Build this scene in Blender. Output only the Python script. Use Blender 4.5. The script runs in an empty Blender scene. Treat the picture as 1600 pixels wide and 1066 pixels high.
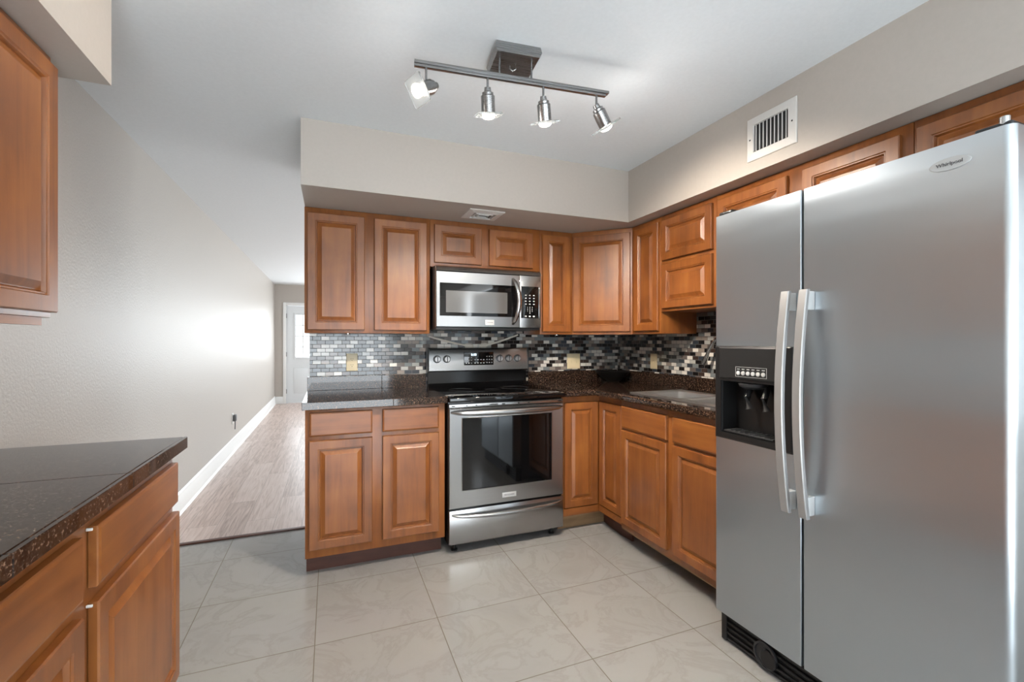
import bpy, bmesh, math, random
from mathutils import Vector, Matrix, Euler
R = math.radians
random.seed(7)
SC = bpy.context.scene
COL = SC.collection

# ------------------------------------------------------------------ camera, world, lights, exposure
H = 2.41            # ceiling height
cam_d = bpy.data.cameras.new('camera')
cam_d.sensor_width = 36.0
cam_d.lens = 36.0 * 711.1 / 1600.0
cam_d.clip_start = 0.02
cam = bpy.data.objects.new('camera', cam_d)
COL.objects.link(cam)
cam.location = (0, 0, 1.27)
cam.rotation_euler = (R(90), 0, R(-21.77))
SC.camera = cam

SC.view_settings.view_transform = 'Standard'
SC.view_settings.look = 'None'
SC.view_settings.gamma = 1.0
SC.view_settings.exposure = 0.46
SC.view_settings.use_curve_mapping = False

world = bpy.data.worlds.new('world')
SC.world = world
world.use_nodes = True
bg = world.node_tree.nodes['Background']
bg.inputs[0].default_value = (0.88, 0.95, 1.0, 1)
bg.inputs[1].default_value = 1.5


def area(name, loc, rot, sx, sy, power, color=(1, 1, 1)):
    d = bpy.data.lights.new(name, 'AREA')
    d.shape = 'RECTANGLE'
    d.size, d.size_y = sx, sy
    d.energy = power
    d.color = color
    o = bpy.data.objects.new(name, d)
    COL.objects.link(o)
    o.location = loc
    o.rotation_euler = rot
    return o


# daylight entering through the unseen rear opening, the living-room windows and the front door
area('daylight_rear', (0.2, -2.62, 0.85), (R(94), 0, 0), 1.7, 1.5, 40, (0.86, 0.94, 1.0))
# sun added through the unseen rear opening, to bounce off the floor onto the ceiling
sun_d = bpy.data.lights.new('sun', 'SUN')
sun_d.energy = 90
sun_d.angle = R(1.0)
sun_d.color = (0.84, 0.93, 1.0)
sun = bpy.data.objects.new('sun', sun_d)
COL.objects.link(sun)
sun.location = (0.2, -6, 6)
sun.rotation_euler = (R(34), 0, 0)
area('added_daylight_right', (2.26, -1.3, 1.5), (R(90), 0, R(90)), 1.7, 1.2, 42, (0.86, 0.94, 1.0))  # unseen window light, added to brighten the left wall and peninsula
area('daylight_door', (-0.37, 10.2, 1.4), (R(-80), 0, 0), 0.6, 0.9, 11, (0.90, 0.96, 1.0))
area('added_daylight_far', (1.9, 10.2, 1.4), (R(-82), 0, 0), 2.0, 1.4, 75, (0.90, 0.96, 1.0))  # unseen window light, added to brighten the floor by the tile seam
area('daylight_side', (4.38, 6.3, 1.35), (R(120), 0, R(90)), 4.9, 1.9, 85, (0.90, 0.96, 1.0))


# ------------------------------------------------------------------ materials
def s2l(c):
    return tuple(((v / 255) / 12.92 if v <= 10 else (((v / 255) + 0.055) / 1.055) ** 2.4) for v in c) + (1.0,)


def new_mat(name):
    m = bpy.data.materials.new(name)
    m.use_nodes = True
    nt = m.node_tree
    return m, nt, nt.nodes['Principled BSDF'], nt.links


def basic(name, col, rough=0.5, metal=0.0, spec=0.5, coat=0.0, emit=None, estr=0.0, bump=0.0, bscale=200.0):
    m, nt, b, L = new_mat(name)
    b.inputs['Base Color'].default_value = s2l(col)
    b.inputs['Roughness'].default_value = rough
    b.inputs['Metallic'].default_value = metal
    b.inputs['Specular IOR Level'].default_value = spec
    b.inputs['Coat Weight'].default_value = coat
    if emit:
        b.inputs['Emission Color'].default_value = s2l(emit)
        b.inputs['Emission Strength'].default_value = estr
    tc = nt.nodes.new('ShaderNodeTexCoord')
    nz = nt.nodes.new('ShaderNodeTexNoise')
    nz.inputs['Scale'].default_value = bscale
    nz.inputs['Detail'].default_value = 3
    L.new(tc.outputs['Object'], nz.inputs['Vector'])
    if bump:
        bp = nt.nodes.new('ShaderNodeBump')
        bp.inputs['Strength'].default_value = bump
        bp.inputs['Distance'].default_value = 0.002
        L.new(nz.outputs['Fac'], bp.inputs['Height'])
        L.new(bp.outputs['Normal'], b.inputs['Normal'])
    return m


def ramp(nt, stops, interp='LINEAR'):
    r = nt.nodes.new('ShaderNodeValToRGB')
    r.color_ramp.interpolation = interp
    e = r.color_ramp.elements
    while len(e) < len(stops):
        e.new(0.5)
    for i, (p, c) in enumerate(stops):
        e[i].position = p
        e[i].color = s2l(c)
    return r


def math_node(nt, op, a, b=None, clamp=False):
    n = nt.nodes.new('ShaderNodeMath')
    n.operation = op
    n.use_clamp = clamp
    for i, v in enumerate((a, b)):
        if v is None:
            continue
        if isinstance(v, (int, float)):
            n.inputs[i].default_value = v
        else:
            nt.links.new(v, n.inputs[i])
    return n.outputs[0]


def wood(name, dark, mid, light, vertical=True, rough=0.36, coat=0.4):
    m, nt, b, L = new_mat(name)
    tc = nt.nodes.new('ShaderNodeTexCoord')
    oi = nt.nodes.new('ShaderNodeObjectInfo')
    add = nt.nodes.new('ShaderNodeVectorMath')
    add.operation = 'ADD'
    L.new(tc.outputs['Object'], add.inputs[0])
    sc = nt.nodes.new('ShaderNodeVectorMath')
    sc.operation = 'SCALE'
    L.new(oi.outputs['Random'], sc.inputs['Scale'])
    sc.inputs[0].default_value = (17, 9, 13)
    L.new(sc.outputs[0], add.inputs[1])
    mp = nt.nodes.new('ShaderNodeMapping')
    mp.inputs['Scale'].default_value = (22, 22, 1.6) if vertical else (1.6, 22, 22)
    L.new(add.outputs[0], mp.inputs['Vector'])
    n1 = nt.nodes.new('ShaderNodeTexNoise')
    n1.inputs['Scale'].default_value = 1.0
    n1.inputs['Detail'].default_value = 6
    n1.inputs['Roughness'].default_value = 0.6
    n1.inputs['Distortion'].default_value = 0.6
    L.new(mp.outputs[0], n1.inputs['Vector'])
    n2 = nt.nodes.new('ShaderNodeTexNoise')
    n2.inputs['Scale'].default_value = 5.5
    n2.inputs['Detail'].default_value = 3
    L.new(add.outputs[0], n2.inputs['Vector'])
    mixf = math_node(nt, 'ADD', math_node(nt, 'MULTIPLY', n1.outputs['Fac'], 0.55), math_node(nt, 'MULTIPLY', n2.outputs['Fac'], 0.45))
    r = ramp(nt, [(0.33, dark), (0.5, mid), (0.67, light)])
    L.new(mixf, r.inputs[0])
    hsv = nt.nodes.new('ShaderNodeHueSaturation')
    L.new(r.outputs[0], hsv.inputs['Color'])
    val = math_node(nt, 'ADD', math_node(nt, 'MULTIPLY', oi.outputs['Random'], 0.16), 0.92)
    L.new(val, hsv.inputs['Value'])
    L.new(hsv.outputs[0], b.inputs['Base Color'])
    b.inputs['Roughness'].default_value = rough
    b.inputs['Specular IOR Level'].default_value = 0.4
    b.inputs['Coat Weight'].default_value = coat
    b.inputs['Coat Roughness'].default_value = 0.34
    b.inputs['Coat IOR'].default_value = 1.6
    bp = nt.nodes.new('ShaderNodeBump')
    bp.inputs['Strength'].default_value = 0.06
    bp.inputs['Distance'].default_value = 0.001
    L.new(n1.outputs['Fac'], bp.inputs['Height'])
    L.new(bp.outputs[0], b.inputs['Normal'])
    return m


def wall_paint(name, col, bump, scale, rough=0.5):
    m, nt, b, L = new_mat(name)
    tc = nt.nodes.new('ShaderNodeTexCoord')
    n = nt.nodes.new('ShaderNodeTexNoise')
    n.inputs['Scale'].default_value = scale
    n.inputs['Detail'].default_value = 4
    n.inputs['Roughness'].default_value = 0.55
    L.new(tc.outputs['Object'], n.inputs['Vector'])
    r = ramp(nt, [(0.3, tuple(int(v * 0.985) for v in col)), (0.7, col)])
    L.new(n.outputs['Fac'], r.inputs[0])
    L.new(r.outputs[0], b.inputs['Base Color'])
    b.inputs['Roughness'].default_value = rough
    bp = nt.nodes.new('ShaderNodeBump')
    bp.inputs['Strength'].default_value = bump
    bp.inputs['Distance'].default_value = 0.003
    L.new(n.outputs['Fac'], bp.inputs['Height'])
    L.new(bp.outputs[0], b.inputs['Normal'])
    return m


def steel(name, base=150, rough=0.27, axis='z', amp=0.10, aniso=0.3):
    """brushed steel: fine streaks along one axis drive colour and roughness a little"""
    m, nt, b, L = new_mat(name)
    tc = nt.nodes.new('ShaderNodeTexCoord')
    mp = nt.nodes.new('ShaderNodeMapping')
    s = {'x': (3, 500, 500), 'y': (500, 3, 500), 'z': (500, 500, 3)}[axis]
    mp.inputs['Scale'].default_value = s
    L.new(tc.outputs['Object'], mp.inputs['Vector'])
    n = nt.nodes.new('ShaderNodeTexNoise')
    n.inputs['Scale'].default_value = 1
    n.inputs['Detail'].default_value = 3
    L.new(mp.outputs[0], n.inputs['Vector'])
    r = ramp(nt, [(0.3, (base - 4,) * 3), (0.7, (base + 3,) * 3)])
    L.new(n.outputs['Fac'], r.inputs[0])
    L.new(r.outputs[0], b.inputs['Base Color'])
    b.inputs['Metallic'].default_value = 1.0
    rr = math_node(nt, 'ADD', math_node(nt, 'MULTIPLY', n.outputs['Fac'], amp), rough - amp / 2)
    L.new(rr, b.inputs['Roughness'])
    b.inputs['Anisotropic'].default_value = aniso
    return m


def fridge_steel():
    m, nt, b, L = new_mat('smooth_steel_door')
    tc = nt.nodes.new('ShaderNodeTexCoord')
    mp = nt.nodes.new('ShaderNodeMapping')
    mp.inputs['Scale'].default_value = (0.6, 0.6, 4.5)
    L.new(tc.outputs['Object'], mp.inputs['Vector'])
    n = nt.nodes.new('ShaderNodeTexNoise')
    n.inputs['Scale'].default_value = 1
    n.inputs['Detail'].default_value = 2
    L.new(mp.outputs[0], n.inputs['Vector'])
    bp = nt.nodes.new('ShaderNodeBump')
    bp.inputs['Strength'].default_value = 0.25
    bp.inputs['Distance'].default_value = 0.02
    L.new(n.outputs['Fac'], bp.inputs['Height'])
    L.new(bp.outputs[0], b.inputs['Normal'])
    b.inputs['Base Color'].default_value = s2l((200, 208, 214))
    b.inputs['Metallic'].default_value = 1.0
    b.inputs['Roughness'].default_value = 0.30
    b.inputs['Anisotropic'].default_value = 0.8
    tg = nt.nodes.new('ShaderNodeTangent')
    tg.direction_type = 'RADIAL'
    tg.axis = 'Z'
    L.new(tg.outputs[0], b.inputs['Tangent'])
    return m


def granite(name):
    m, nt, b, L = new_mat(name)
    tc = nt.nodes.new('ShaderNodeTexCoord')
    v = nt.nodes.new('ShaderNodeTexVoronoi')
    v.inputs['Scale'].default_value = 190
    L.new(tc.outputs['Object'], v.inputs['Vector'])
    n = nt.nodes.new('ShaderNodeTexNoise')
    n.inputs['Scale'].default_value = 110
    n.inputs['Detail'].default_value = 6
    n.inputs['Roughness'].default_value = 0.7
    L.new(tc.outputs['Object'], n.inputs['Vector'])
    f = math_node(nt, 'ADD', math_node(nt, 'MULTIPLY', n.outputs['Fac'], 0.75), math_node(nt, 'MULTIPLY', v.outputs['Distance'], 0.3))
    r = ramp(nt, [(0.41, (17, 13, 12)), (0.54, (44, 33, 27)), (0.62, (74, 56, 45)), (0.71, (128, 106, 88)), (0.82, (54, 47, 44))])
    L.new(f, r.inputs[0])
    L.new(r.outputs[0], b.inputs['Base Color'])
    b.inputs['Roughness'].default_value = 0.05
    b.inputs['Specular IOR Level'].default_value = 0.6
    return m


def floor_tile():
    m, nt, b, L = new_mat('porcelain_floor_tile')
    tc = nt.nodes.new('ShaderNodeTexCoord')
    sp = nt.nodes.new('ShaderNodeSeparateXYZ')
    L.new(tc.outputs['Object'], sp.inputs[0])
    u = math_node(nt, 'DIVIDE', math_node(nt, 'ADD', sp.outputs[0], 0.060 + 0.5165 * 20), 0.5165)
    v = math_node(nt, 'DIVIDE', math_node(nt, 'ADD', sp.outputs[1], -2.067 + 0.4985 * 30), 0.4985)
    def edge(q, size):
        f = math_node(nt, 'FRACT', q)
        return math_node(nt, 'MULTIPLY', math_node(nt, 'MINIMUM', f, math_node(nt, 'SUBTRACT', 1.0, f)), size)
    g = math_node(nt, 'MINIMUM', edge(u, 0.5165), edge(v, 0.4985))
    grout = math_node(nt, 'LESS_THAN', g, 0.0019)
    cell = nt.nodes.new('ShaderNodeCombineXYZ')
    L.new(math_node(nt, 'FLOOR', u), cell.inputs[0])
    L.new(math_node(nt, 'FLOOR', v), cell.inputs[1])
    wn = nt.nodes.new('ShaderNodeTexWhiteNoise')
    L.new(cell.outputs[0], wn.inputs['Vector'])
    off = nt.nodes.new('ShaderNodeVectorMath')
    off.operation = 'SCALE'
    L.new(wn.outputs['Color'], off.inputs[0])
    off.inputs['Scale'].default_value = 9
    add = nt.nodes.new('ShaderNodeVectorMath')
    L.new(tc.outputs['Object'], add.inputs[0])
    L.new(off.outputs[0], add.inputs[1])
    n1 = nt.nodes.new('ShaderNodeTexNoise')
    n1.inputs['Scale'].default_value = 3.2
    n1.inputs['Detail'].default_value = 7
    n1.inputs['Roughness'].default_value = 0.62
    n1.inputs['Distortion'].default_value = 1.2
    L.new(add.outputs[0], n1.inputs['Vector'])
    r = ramp(nt, [(0.25, (143, 141, 139)), (0.45, (149, 148, 146)), (0.49, (144, 142, 140)), (0.53, (150, 149, 147)), (0.8, (153, 152, 150))])
    L.new(n1.outputs['Fac'], r.inputs[0])
    mix = nt.nodes.new('ShaderNodeMix')
    mix.data_type = 'RGBA'
    L.new(grout, mix.inputs['Factor'])
    L.new(r.outputs[0], mix.inputs['A'])
    mix.inputs['B'].default_value = s2l((100, 92, 83))
    L.new(mix.outputs['Result'], b.inputs['Base Color'])
    rough = math_node(nt, 'ADD', math_node(nt, 'MULTIPLY', grout, 0.6), 0.16)
    L.new(rough, b.inputs['Roughness'])
    bp = nt.nodes.new('ShaderNodeBump')
    bp.inputs['Strength'].default_value = 0.3
    bp.inputs['Distance'].default_value = 0.001
    bp.invert = True
    L.new(grout, bp.inputs['Height'])
    L.new(bp.outputs[0], b.inputs['Normal'])
    return m


def wood_floor():
    m, nt, b, L = new_mat('vinyl_plank_floor')
    tc = nt.nodes.new('ShaderNodeTexCoord')
    mp = nt.nodes.new('ShaderNodeMapping')
    mp.inputs['Rotation'].default_value = (0, 0, R(90))
    L.new(tc.outputs['Object'], mp.inputs['Vector'])
    br = nt.nodes.new('ShaderNodeTexBrick')
    br.offset = 0.37
    br.inputs['Scale'].default_value = 1
    br.inputs['Brick Width'].default_value = 1.22
    br.inputs['Row Height'].default_value = 0.18
    br.inputs['Mortar Size'].default_value = 0.0008
    br.inputs['Color1'].default_value = (0, 0, 0, 1)
    br.inputs['Color2'].default_value = (1, 1, 1, 1)
    br.inputs['Mortar'].default_value = (0, 0, 0, 1)
    L.new(mp.outputs[0], br.inputs['Vector'])
    off = nt.nodes.new('ShaderNodeVectorMath')
    off.operation = 'SCALE'
    L.new(br.outputs['Color'], off.inputs[0])
    off.inputs['Scale'].default_value = 13
    add = nt.nodes.new('ShaderNodeVectorMath')
    L.new(tc.outputs['Object'], add.inputs[0])
    L.new(off.outputs[0], add.inputs[1])
    m2 = nt.nodes.new('ShaderNodeMapping')
    m2.inputs['Scale'].default_value = (42, 2.6, 1)
    L.new(add.outputs[0], m2.inputs['Vector'])
    n = nt.nodes.new('ShaderNodeTexNoise')
    n.inputs['Scale'].default_value = 1.0
    n.inputs['Detail'].default_value = 5
    n.inputs['Distortion'].default_value = 1.6
    L.new(m2.outputs[0], n.inputs['Vector'])
    f = math_node(nt, 'ADD', math_node(nt, 'MULTIPLY', n.outputs['Fac'], 0.8), math_node(nt, 'MULTIPLY', br.outputs['Color'], 0.2))
    r = ramp(nt, [(0.30, (156, 134, 124)), (0.47, (188, 168, 158)), (0.56, (200, 181, 172)), (0.75, (212, 196, 188))])
    L.new(f, r.inputs[0])
    mix = nt.nodes.new('ShaderNodeMix')
    mix.data_type = 'RGBA'
    L.new(br.outputs['Fac'], mix.inputs['Factor'])
    L.new(r.outputs[0], mix.inputs['A'])
    mix.inputs['B'].default_value = s2l((92, 76, 66))
    L.new(mix.outputs['Result'], b.inputs['Base Color'])
    b.inputs['Roughness'].default_value = 0.36
    return m


def mosaic(name, axis):
    m, nt, b, L = new_mat(name)
    tc = nt.nodes.new('ShaderNodeTexCoord')
    sp = nt.nodes.new('ShaderNodeSeparateXYZ')
    L.new(tc.outputs['Object'], sp.inputs[0])
    cb = nt.nodes.new('ShaderNodeCombineXYZ')
    L.new(math_node(nt, 'ADD', sp.outputs[0 if axis == 'x' else 1], 5.0), cb.inputs[0])
    L.new(math_node(nt, 'ADD', sp.outputs[2], 0.0095), cb.inputs[1])
    br = nt.nodes.new('ShaderNodeTexBrick')
    br.offset = 0.5
    br.inputs['Scale'].default_value = 1
    br.inputs['Brick Width'].default_value = 0.0515
    br.inputs['Row Height'].default_value = 0.0262
    br.inputs['Mortar Size'].default_value = 0.0014
    br.inputs['Mortar Smooth'].default_value = 0.0
    br.inputs['Color1'].default_value = (0, 0, 0, 1)
    br.inputs['Color2'].default_value = (1, 1, 1, 1)
    br.inputs['Mortar'].default_value = (0, 0, 0, 1)
    L.new(cb.outputs[0], br.inputs['Vector'])
    r = ramp(nt, [(0.0, (24, 22, 23)), (0.25, (58, 46, 42)), (0.34, (52, 58, 66)), (0.44, (112, 118, 120)),
                  (0.55, (138, 128, 120)), (0.63, (170, 170, 166)), (0.73, (212, 208, 200)), (0.9, (96, 88, 84))], 'CONSTANT')
    L.new(br.outputs['Color'], r.inputs[0])
    mix = nt.nodes.new('ShaderNodeMix')
    mix.data_type = 'RGBA'
    L.new(br.outputs['Fac'], mix.inputs['Factor'])
    L.new(r.outputs[0], mix.inputs['A'])
    mix.inputs['B'].default_value = s2l((82, 80, 78))
    L.new(mix.outputs['Result'], b.inputs['Base Color'])
    L.new(math_node(nt, 'ADD', math_node(nt, 'MULTIPLY', br.outputs['Fac'], 0.5), 0.14), b.inputs['Roughness'])
    b.inputs['Specular IOR Level'].default_value = 0.7
    bp = nt.nodes.new('ShaderNodeBump')
    bp.inputs['Strength'].default_value = 0.5
    bp.inputs['Distance'].default_value = 0.001
    bp.invert = True
    L.new(br.outputs['Fac'], bp.inputs['Height'])
    L.new(bp.outputs[0], b.inputs['Normal'])
    return m


M = {}
W_D, W_M, W_L = (104, 58, 25), (132, 77, 33), (150, 93, 43)
M['wood'] = wood('stained_maple', W_D, W_M, W_L)
M['wood_h'] = wood('stained_maple_horizontal', W_D, W_M, W_L, vertical=False)
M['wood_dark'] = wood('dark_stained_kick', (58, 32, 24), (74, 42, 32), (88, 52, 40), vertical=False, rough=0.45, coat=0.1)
M['raw_wood'] = wood('unfinished_board', (118, 92, 64), (140, 112, 80), (160, 132, 98), vertical=False, rough=0.7, coat=0.0)
M['wall'] = wall_paint('greige_wall_paint', (182, 175, 167), 0.10, 60, 0.45)
M['wall_texture'] = wall_paint('orange_peel_wall_paint', (180, 174, 167), 0.45, 85, 0.46)
M['ceiling'] = wall_paint('white_ceiling_paint', (228, 233, 236), 0.10, 70, 0.7)
M['trim'] = basic('white_trim_paint', (232, 232, 230), 0.35, bump=0.03)
M['door_paint'] = basic('white_door_paint', (222, 226, 228), 0.4, bump=0.03)
M['tile_floor'] = floor_tile()
M['wood_floor'] = wood_floor()
M['mosaic_x'] = mosaic('glass_mosaic_tile', 'x')
M['mosaic_y'] = mosaic('glass_mosaic_tile_side', 'y')
M['granite'] = granite('dark_granite')
M['steel'] = steel('brushed_steel', 176, 0.24, 'x', 0.05)
M['steel_fridge'] = fridge_steel()
M['steel_pol'] = basic('polished_steel', (190, 190, 190), 0.16, 1.0, bump=0.0)
M['nickel'] = steel('brushed_nickel', 150, 0.28, 'x')
M['sink_steel'] = steel('satin_sink_steel', 214, 0.36, 'y', 0.05)
M['handle_grey'] = basic('satin_silver_handle', (178, 178, 178), 0.32, 0.75)
M['silver_plastic'] = basic('silver_plastic', (190, 192, 192), 0.4, 0.2)
M['black_glass'] = basic('black_glass', (8, 8, 9), 0.04, 0.0, 0.6)
M['black_plastic'] = basic('black_plastic', (16, 16, 17), 0.35)
M['black_matte'] = basic('black_matte', (5, 5, 5), 0.5)
M['black_enamel'] = basic('black_enamel', (12, 12, 13), 0.15)
M['dark_grey'] = basic('dark_grey_plastic', (44, 45, 47), 0.4)
M['panel_black'] = basic('satin_black_panel', (24, 25, 26), 0.4)
M['grey_body'] = basic('grey_textured_body', (96, 98, 100), 0.5, bump=0.3, bscale=400)
M['mw_screen'] = basic('microwave_window_screen', (120, 120, 120), 0.10, 0.6, 0.9)
M['burner'] = basic('burner_ring_print', (58, 58, 60), 0.2)
M['almond'] = basic('almond_plastic', (206, 192, 158), 0.4)
M['white_plastic'] = basic('white_plastic', (222, 222, 218), 0.4)
M['vent_white'] = basic('vent_white_metal', (214, 212, 208), 0.45)
M['cord'] = basic('pale_tape', (206, 198, 186), 0.6)
M['ink'] = basic('badge_lettering', (84, 84, 86), 0.4)
M['key_white'] = basic('key_lettering', (206, 206, 206), 0.5)
M['digits'] = basic('lit_digits', (220, 235, 240), 0.5, emit=(215, 235, 245), estr=1.6)
M['bulb'] = basic('lit_bulb', (255, 245, 230), 0.3, emit=(255, 244, 226), estr=14)


def glass(name, col=(235, 240, 240), rough=0.05):
    m, nt, b, L = new_mat(name)
    b.inputs['Base Color'].default_value = s2l(col)
    b.inputs['Roughness'].default_value = rough
    b.inputs['Transmission Weight'].default_value = 0.9
    b.inputs['IOR'].default_value = 1.45
    return m


M['plate_glass'] = glass('lamp_plate_glass', (228, 232, 233), 0.22)
M['clear_glass'] = glass('clear_pane', (245, 248, 250), 0.0)


# ------------------------------------------------------------------ mesh building
class MB:
    def __init__(self):
        self.bm = bmesh.new()

    def box(self, x0, x1, y0, y1, z0, z1, bevel=0.0, seg=2, mat=None):
        x0, x1 = sorted((x0, x1)); y0, y1 = sorted((y0, y1)); z0, z1 = sorted((z0, z1))
        vs = [self.bm.verts.new(p) for p in ((x0, y0, z0), (x1, y0, z0), (x1, y1, z0), (x0, y1, z0),
                                             (x0, y0, z1), (x1, y0, z1), (x1, y1, z1), (x0, y1, z1))]
        fs = [(3, 2, 1, 0), (4, 5, 6, 7), (0, 1, 5, 4), (1, 2, 6, 5), (2, 3, 7, 6), (3, 0, 4, 7)]
        faces = [self.bm.faces.new([vs[i] for i in f]) for f in fs]
        if mat is not None:
            for v in vs:
                v.co = mat @ v.co
        if bevel > 0:
            es = list({e for f in faces for e in f.edges})
            bmesh.ops.bevel(self.bm, geom=es, offset=bevel, segments=seg, profile=0.5, affect='EDGES')
        return self

    def loops(self, rings, cap_first=True, cap_last=True, closed=False):
        """rings: list of equal-length point lists, bridged in order"""
        rv = [[self.bm.verts.new(p) for p in r] for r in rings]
        n = len(rv[0])
        seq = list(zip(rv, rv[1:])) + ([(rv[-1], rv[0])] if closed else [])
        for a, b in seq:
            for i in range(n):
                j = (i + 1) % n
                self.bm.faces.new((a[i], a[j], b[j], b[i]))
        if not closed:
            if cap_first:
                self.bm.faces.new(list(reversed(rv[0])))
            if cap_last:
                self.bm.faces.new(rv[-1])
        return self

    def tube(self, pts, r, n=12, sx=1.0, sy=1.0, up=(0, 0, 1)):
        """sweep; r is a number or a list; sx, sy flatten the section (sx across 'side', sy across 'up')"""
        pts = [Vector(p) for p in pts]
        rs = r if isinstance(r, (list, tuple)) else [r] * len(pts)
        rings = []
        for i, p in enumerate(pts):
            t = (pts[min(i + 1, len(pts) - 1)] - pts[max(i - 1, 0)]).normalized()
            u = Vector(up)
            if abs(t.dot(u)) > 0.97:
                u = Vector((1, 0, 0)) if abs(t.x) < 0.9 else Vector((0, 1, 0))
            s = t.cross(u).normalized()
            w = s.cross(t).normalized()
            rings.append([p + s * math.cos(a) * rs[i] * sx + w * math.sin(a) * rs[i] * sy
                          for a in (2 * math.pi * k / n for k in range(n))])
        return self.loops(rings)

    def lathe(self, prof, center, axis=(0, 0, 1), n=32):
        """prof: list of (radius, height) along axis from center"""
        q = Vector((0, 0, 1)).rotation_difference(Vector(axis).normalized())
        c = Vector(center)
        rings = [[c + q @ Vector((max(r, 1e-5) * math.cos(2 * math.pi * k / n), max(r, 1e-5) * math.sin(2 * math.pi * k / n), h))
                  for k in range(n)] for r, h in prof]
        return self.loops(rings)

    def prism(self, poly, z0, z1, bevel=0.0):
        """poly in xy, extruded in z"""
        return self.loops([[(x, y, z0) for x, y in poly], [(x, y, z1) for x, y in poly]])

    def build(self, name, mat, parent=None, base=None, smooth=True, angle=32):
        bmesh.ops.recalc_face_normals(self.bm, faces=self.bm.faces)
        me = bpy.data.meshes.new(name)
        if base is not None:
            self.bm.transform(base.inverted())
        self.bm.to_mesh(me)
        self.bm.free()
        mats = mat if isinstance(mat, (list, tuple)) else [mat]
        for q in mats:
            me.materials.append(q)
        if smooth:
            for p in me.polygons:
                p.use_smooth = True
            me.set_sharp_from_angle(angle=R(angle))
        o = bpy.data.objects.new(name, me)
        COL.objects.link(o)
        if parent is not None:
            o.parent = parent
        return o


def tag(o, label, cat, group=None):
    o['label'] = label
    o['category'] = cat
    if group:
        o['group'] = group
    return o


def thing(name, label, cat, loc=(0, 0, 0), rz=0.0, group=None):
    o = bpy.data.objects.new(name, None)
    o.empty_display_size = 0.05
    COL.objects.link(o)
    o.location = loc
    o.rotation_euler = (0, 0, R(rz))
    return tag(o, label, cat, group)


def base_of(t):
    return Matrix.Translation(t.location) @ t.rotation_euler.to_matrix().to_4x4()


def struct(name, mb, mat):
    o = mb.build(name, mat)
    o['kind'] = 'structure'
    return o


def text(name, body, size, mat, parent, loc, rot=(90, 0, 0), depth=0.0006, sx=1.0):
    cu = bpy.data.curves.new(name, 'FONT')
    cu.body = body
    cu.size = size
    cu.align_x = 'CENTER'
    cu.align_y = 'CENTER'
    cu.extrude = depth
    tmp = bpy.data.objects.new(name + '_curve', cu)
    me = bpy.data.meshes.new_from_object(tmp)
    bpy.data.objects.remove(tmp)
    bpy.data.curves.remove(cu)
    me.name = name
    me.materials.append(mat)
    o = bpy.data.objects.new(name, me)
    COL.objects.link(o)
    o.parent = parent
    o.location = loc
    o.rotation_euler = tuple(R(a) for a in rot)
    o.scale = (sx, 1, 1)
    return o


# ------------------------------------------------------------------ the setting
XL, XR, YB, YF, YR = -1.035, 2.272, 3.26, 10.24, -2.6
struct('floor', MB().box(XL - .1, 2.372, YR - .1, 3.40, -0.08, 0), M['tile_floor'])
struct('floor_living', MB().box(XL - .1, 4.5, 3.40, YF + .1, -0.08, 0.004), M['wood_floor'])
struct('trim_1', MB().box(XL, -0.125, 3.375, 3.41, 0.0, 0.009, 0.003), M['wood_dark'])
struct('ceiling', MB().box(XL - .1, 4.5, YR - .1, YF + .1, H, H + 0.1), M['ceiling'])
struct('wall_left', MB().box(XL - .1, XL, YR, YF, 0, H), M['wall_texture'])
struct('wall_back', MB().box(-0.125, 4.4, YB, YB + .12, 0, H), M['wall'])
struct('wall_right', MB().box(XR, XR + .1, YR, -2.2, 0, H).box(XR, XR + .1, -.4, YB, 0, H).box(XR, XR + .1, -2.2, -.4, 0, .85).box(XR, XR + .1, -2.2, -.4, 2.068, H), M['wall'])
w = MB().box(XL, -.75, YR - .1, YR, 0, H).box(1.15, XR, YR - .1, YR, 0, H).box(-.75, 1.15, YR - .1, YR, 2.2, H)
struct('wall_rear', w, M['wall'])
w = MB().box(XL, -.83, YF, YF + .1, 0, H).box(.09, .9, YF, YF + .1, 0, H).box(2.9, 4.4, YF, YF + .1, 0, H).box(.9, 2.9, YF, YF + .1, 0, .7).box(.9, 2.9, YF, YF + .1, 2.1, H).box(-.83, .09, YF, YF + .1, 1.995, H)
struct('wall_far', w, M['wall'])
w = MB().box(4.4, 4.5, 3.38, 3.85, 0, H).box(4.4, 4.5, 8.8, YF, 0, H).box(4.4, 4.5, 3.85, 8.8, 0, .4).box(4.4, 4.5, 3.85, 8.8, 2.3, H)
struct('wall_side', w, M['wall'])
# soffits above the wall cabinets
struct('wall_soffit_back', MB().box(-0.14, XR, 2.55, YB, 2.068, H), M['wall'])
struct('wall_soffit_right', MB().box(1.86, XR, YR, 2.55, 2.068, H), M['wall'])
struct('wall_soffit_left', MB().box(XL, -0.635, YR, 1.785, 2.068, H), M['wall'])
# mosaic backsplash
struct('wall_tile_back', MB().box(-0.125, XR, 3.25, YB, 0.9, 1.46), M['mosaic_x'])
struct('wall_tile_right', MB().box(2.262, XR, 1.0, 3.25, 0.9, 1.60), M['mosaic_y'])


def baseboard(name, y0, y1):
    prof = [(0, 0), (0.028, 0), (0.028, 0.010), (0.022, 0.018), (0.016, 0.022), (0.016, 0.128), (0.012, 0.138), (0.012, 0.150), (0.004, 0.162), (0, 0.162)]
    m = MB().loops([[(XL + a, y, z) for a, z in prof] for y in (y0, y1)])
    struct(name, m, M['trim'])


baseboard('baseboard_left', 1.95, YF)
struct('baseboard_far', MB().box(XL + .016, -.876, YF - .016, YF, 0.004, .15, .004), M['trim'])

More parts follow.
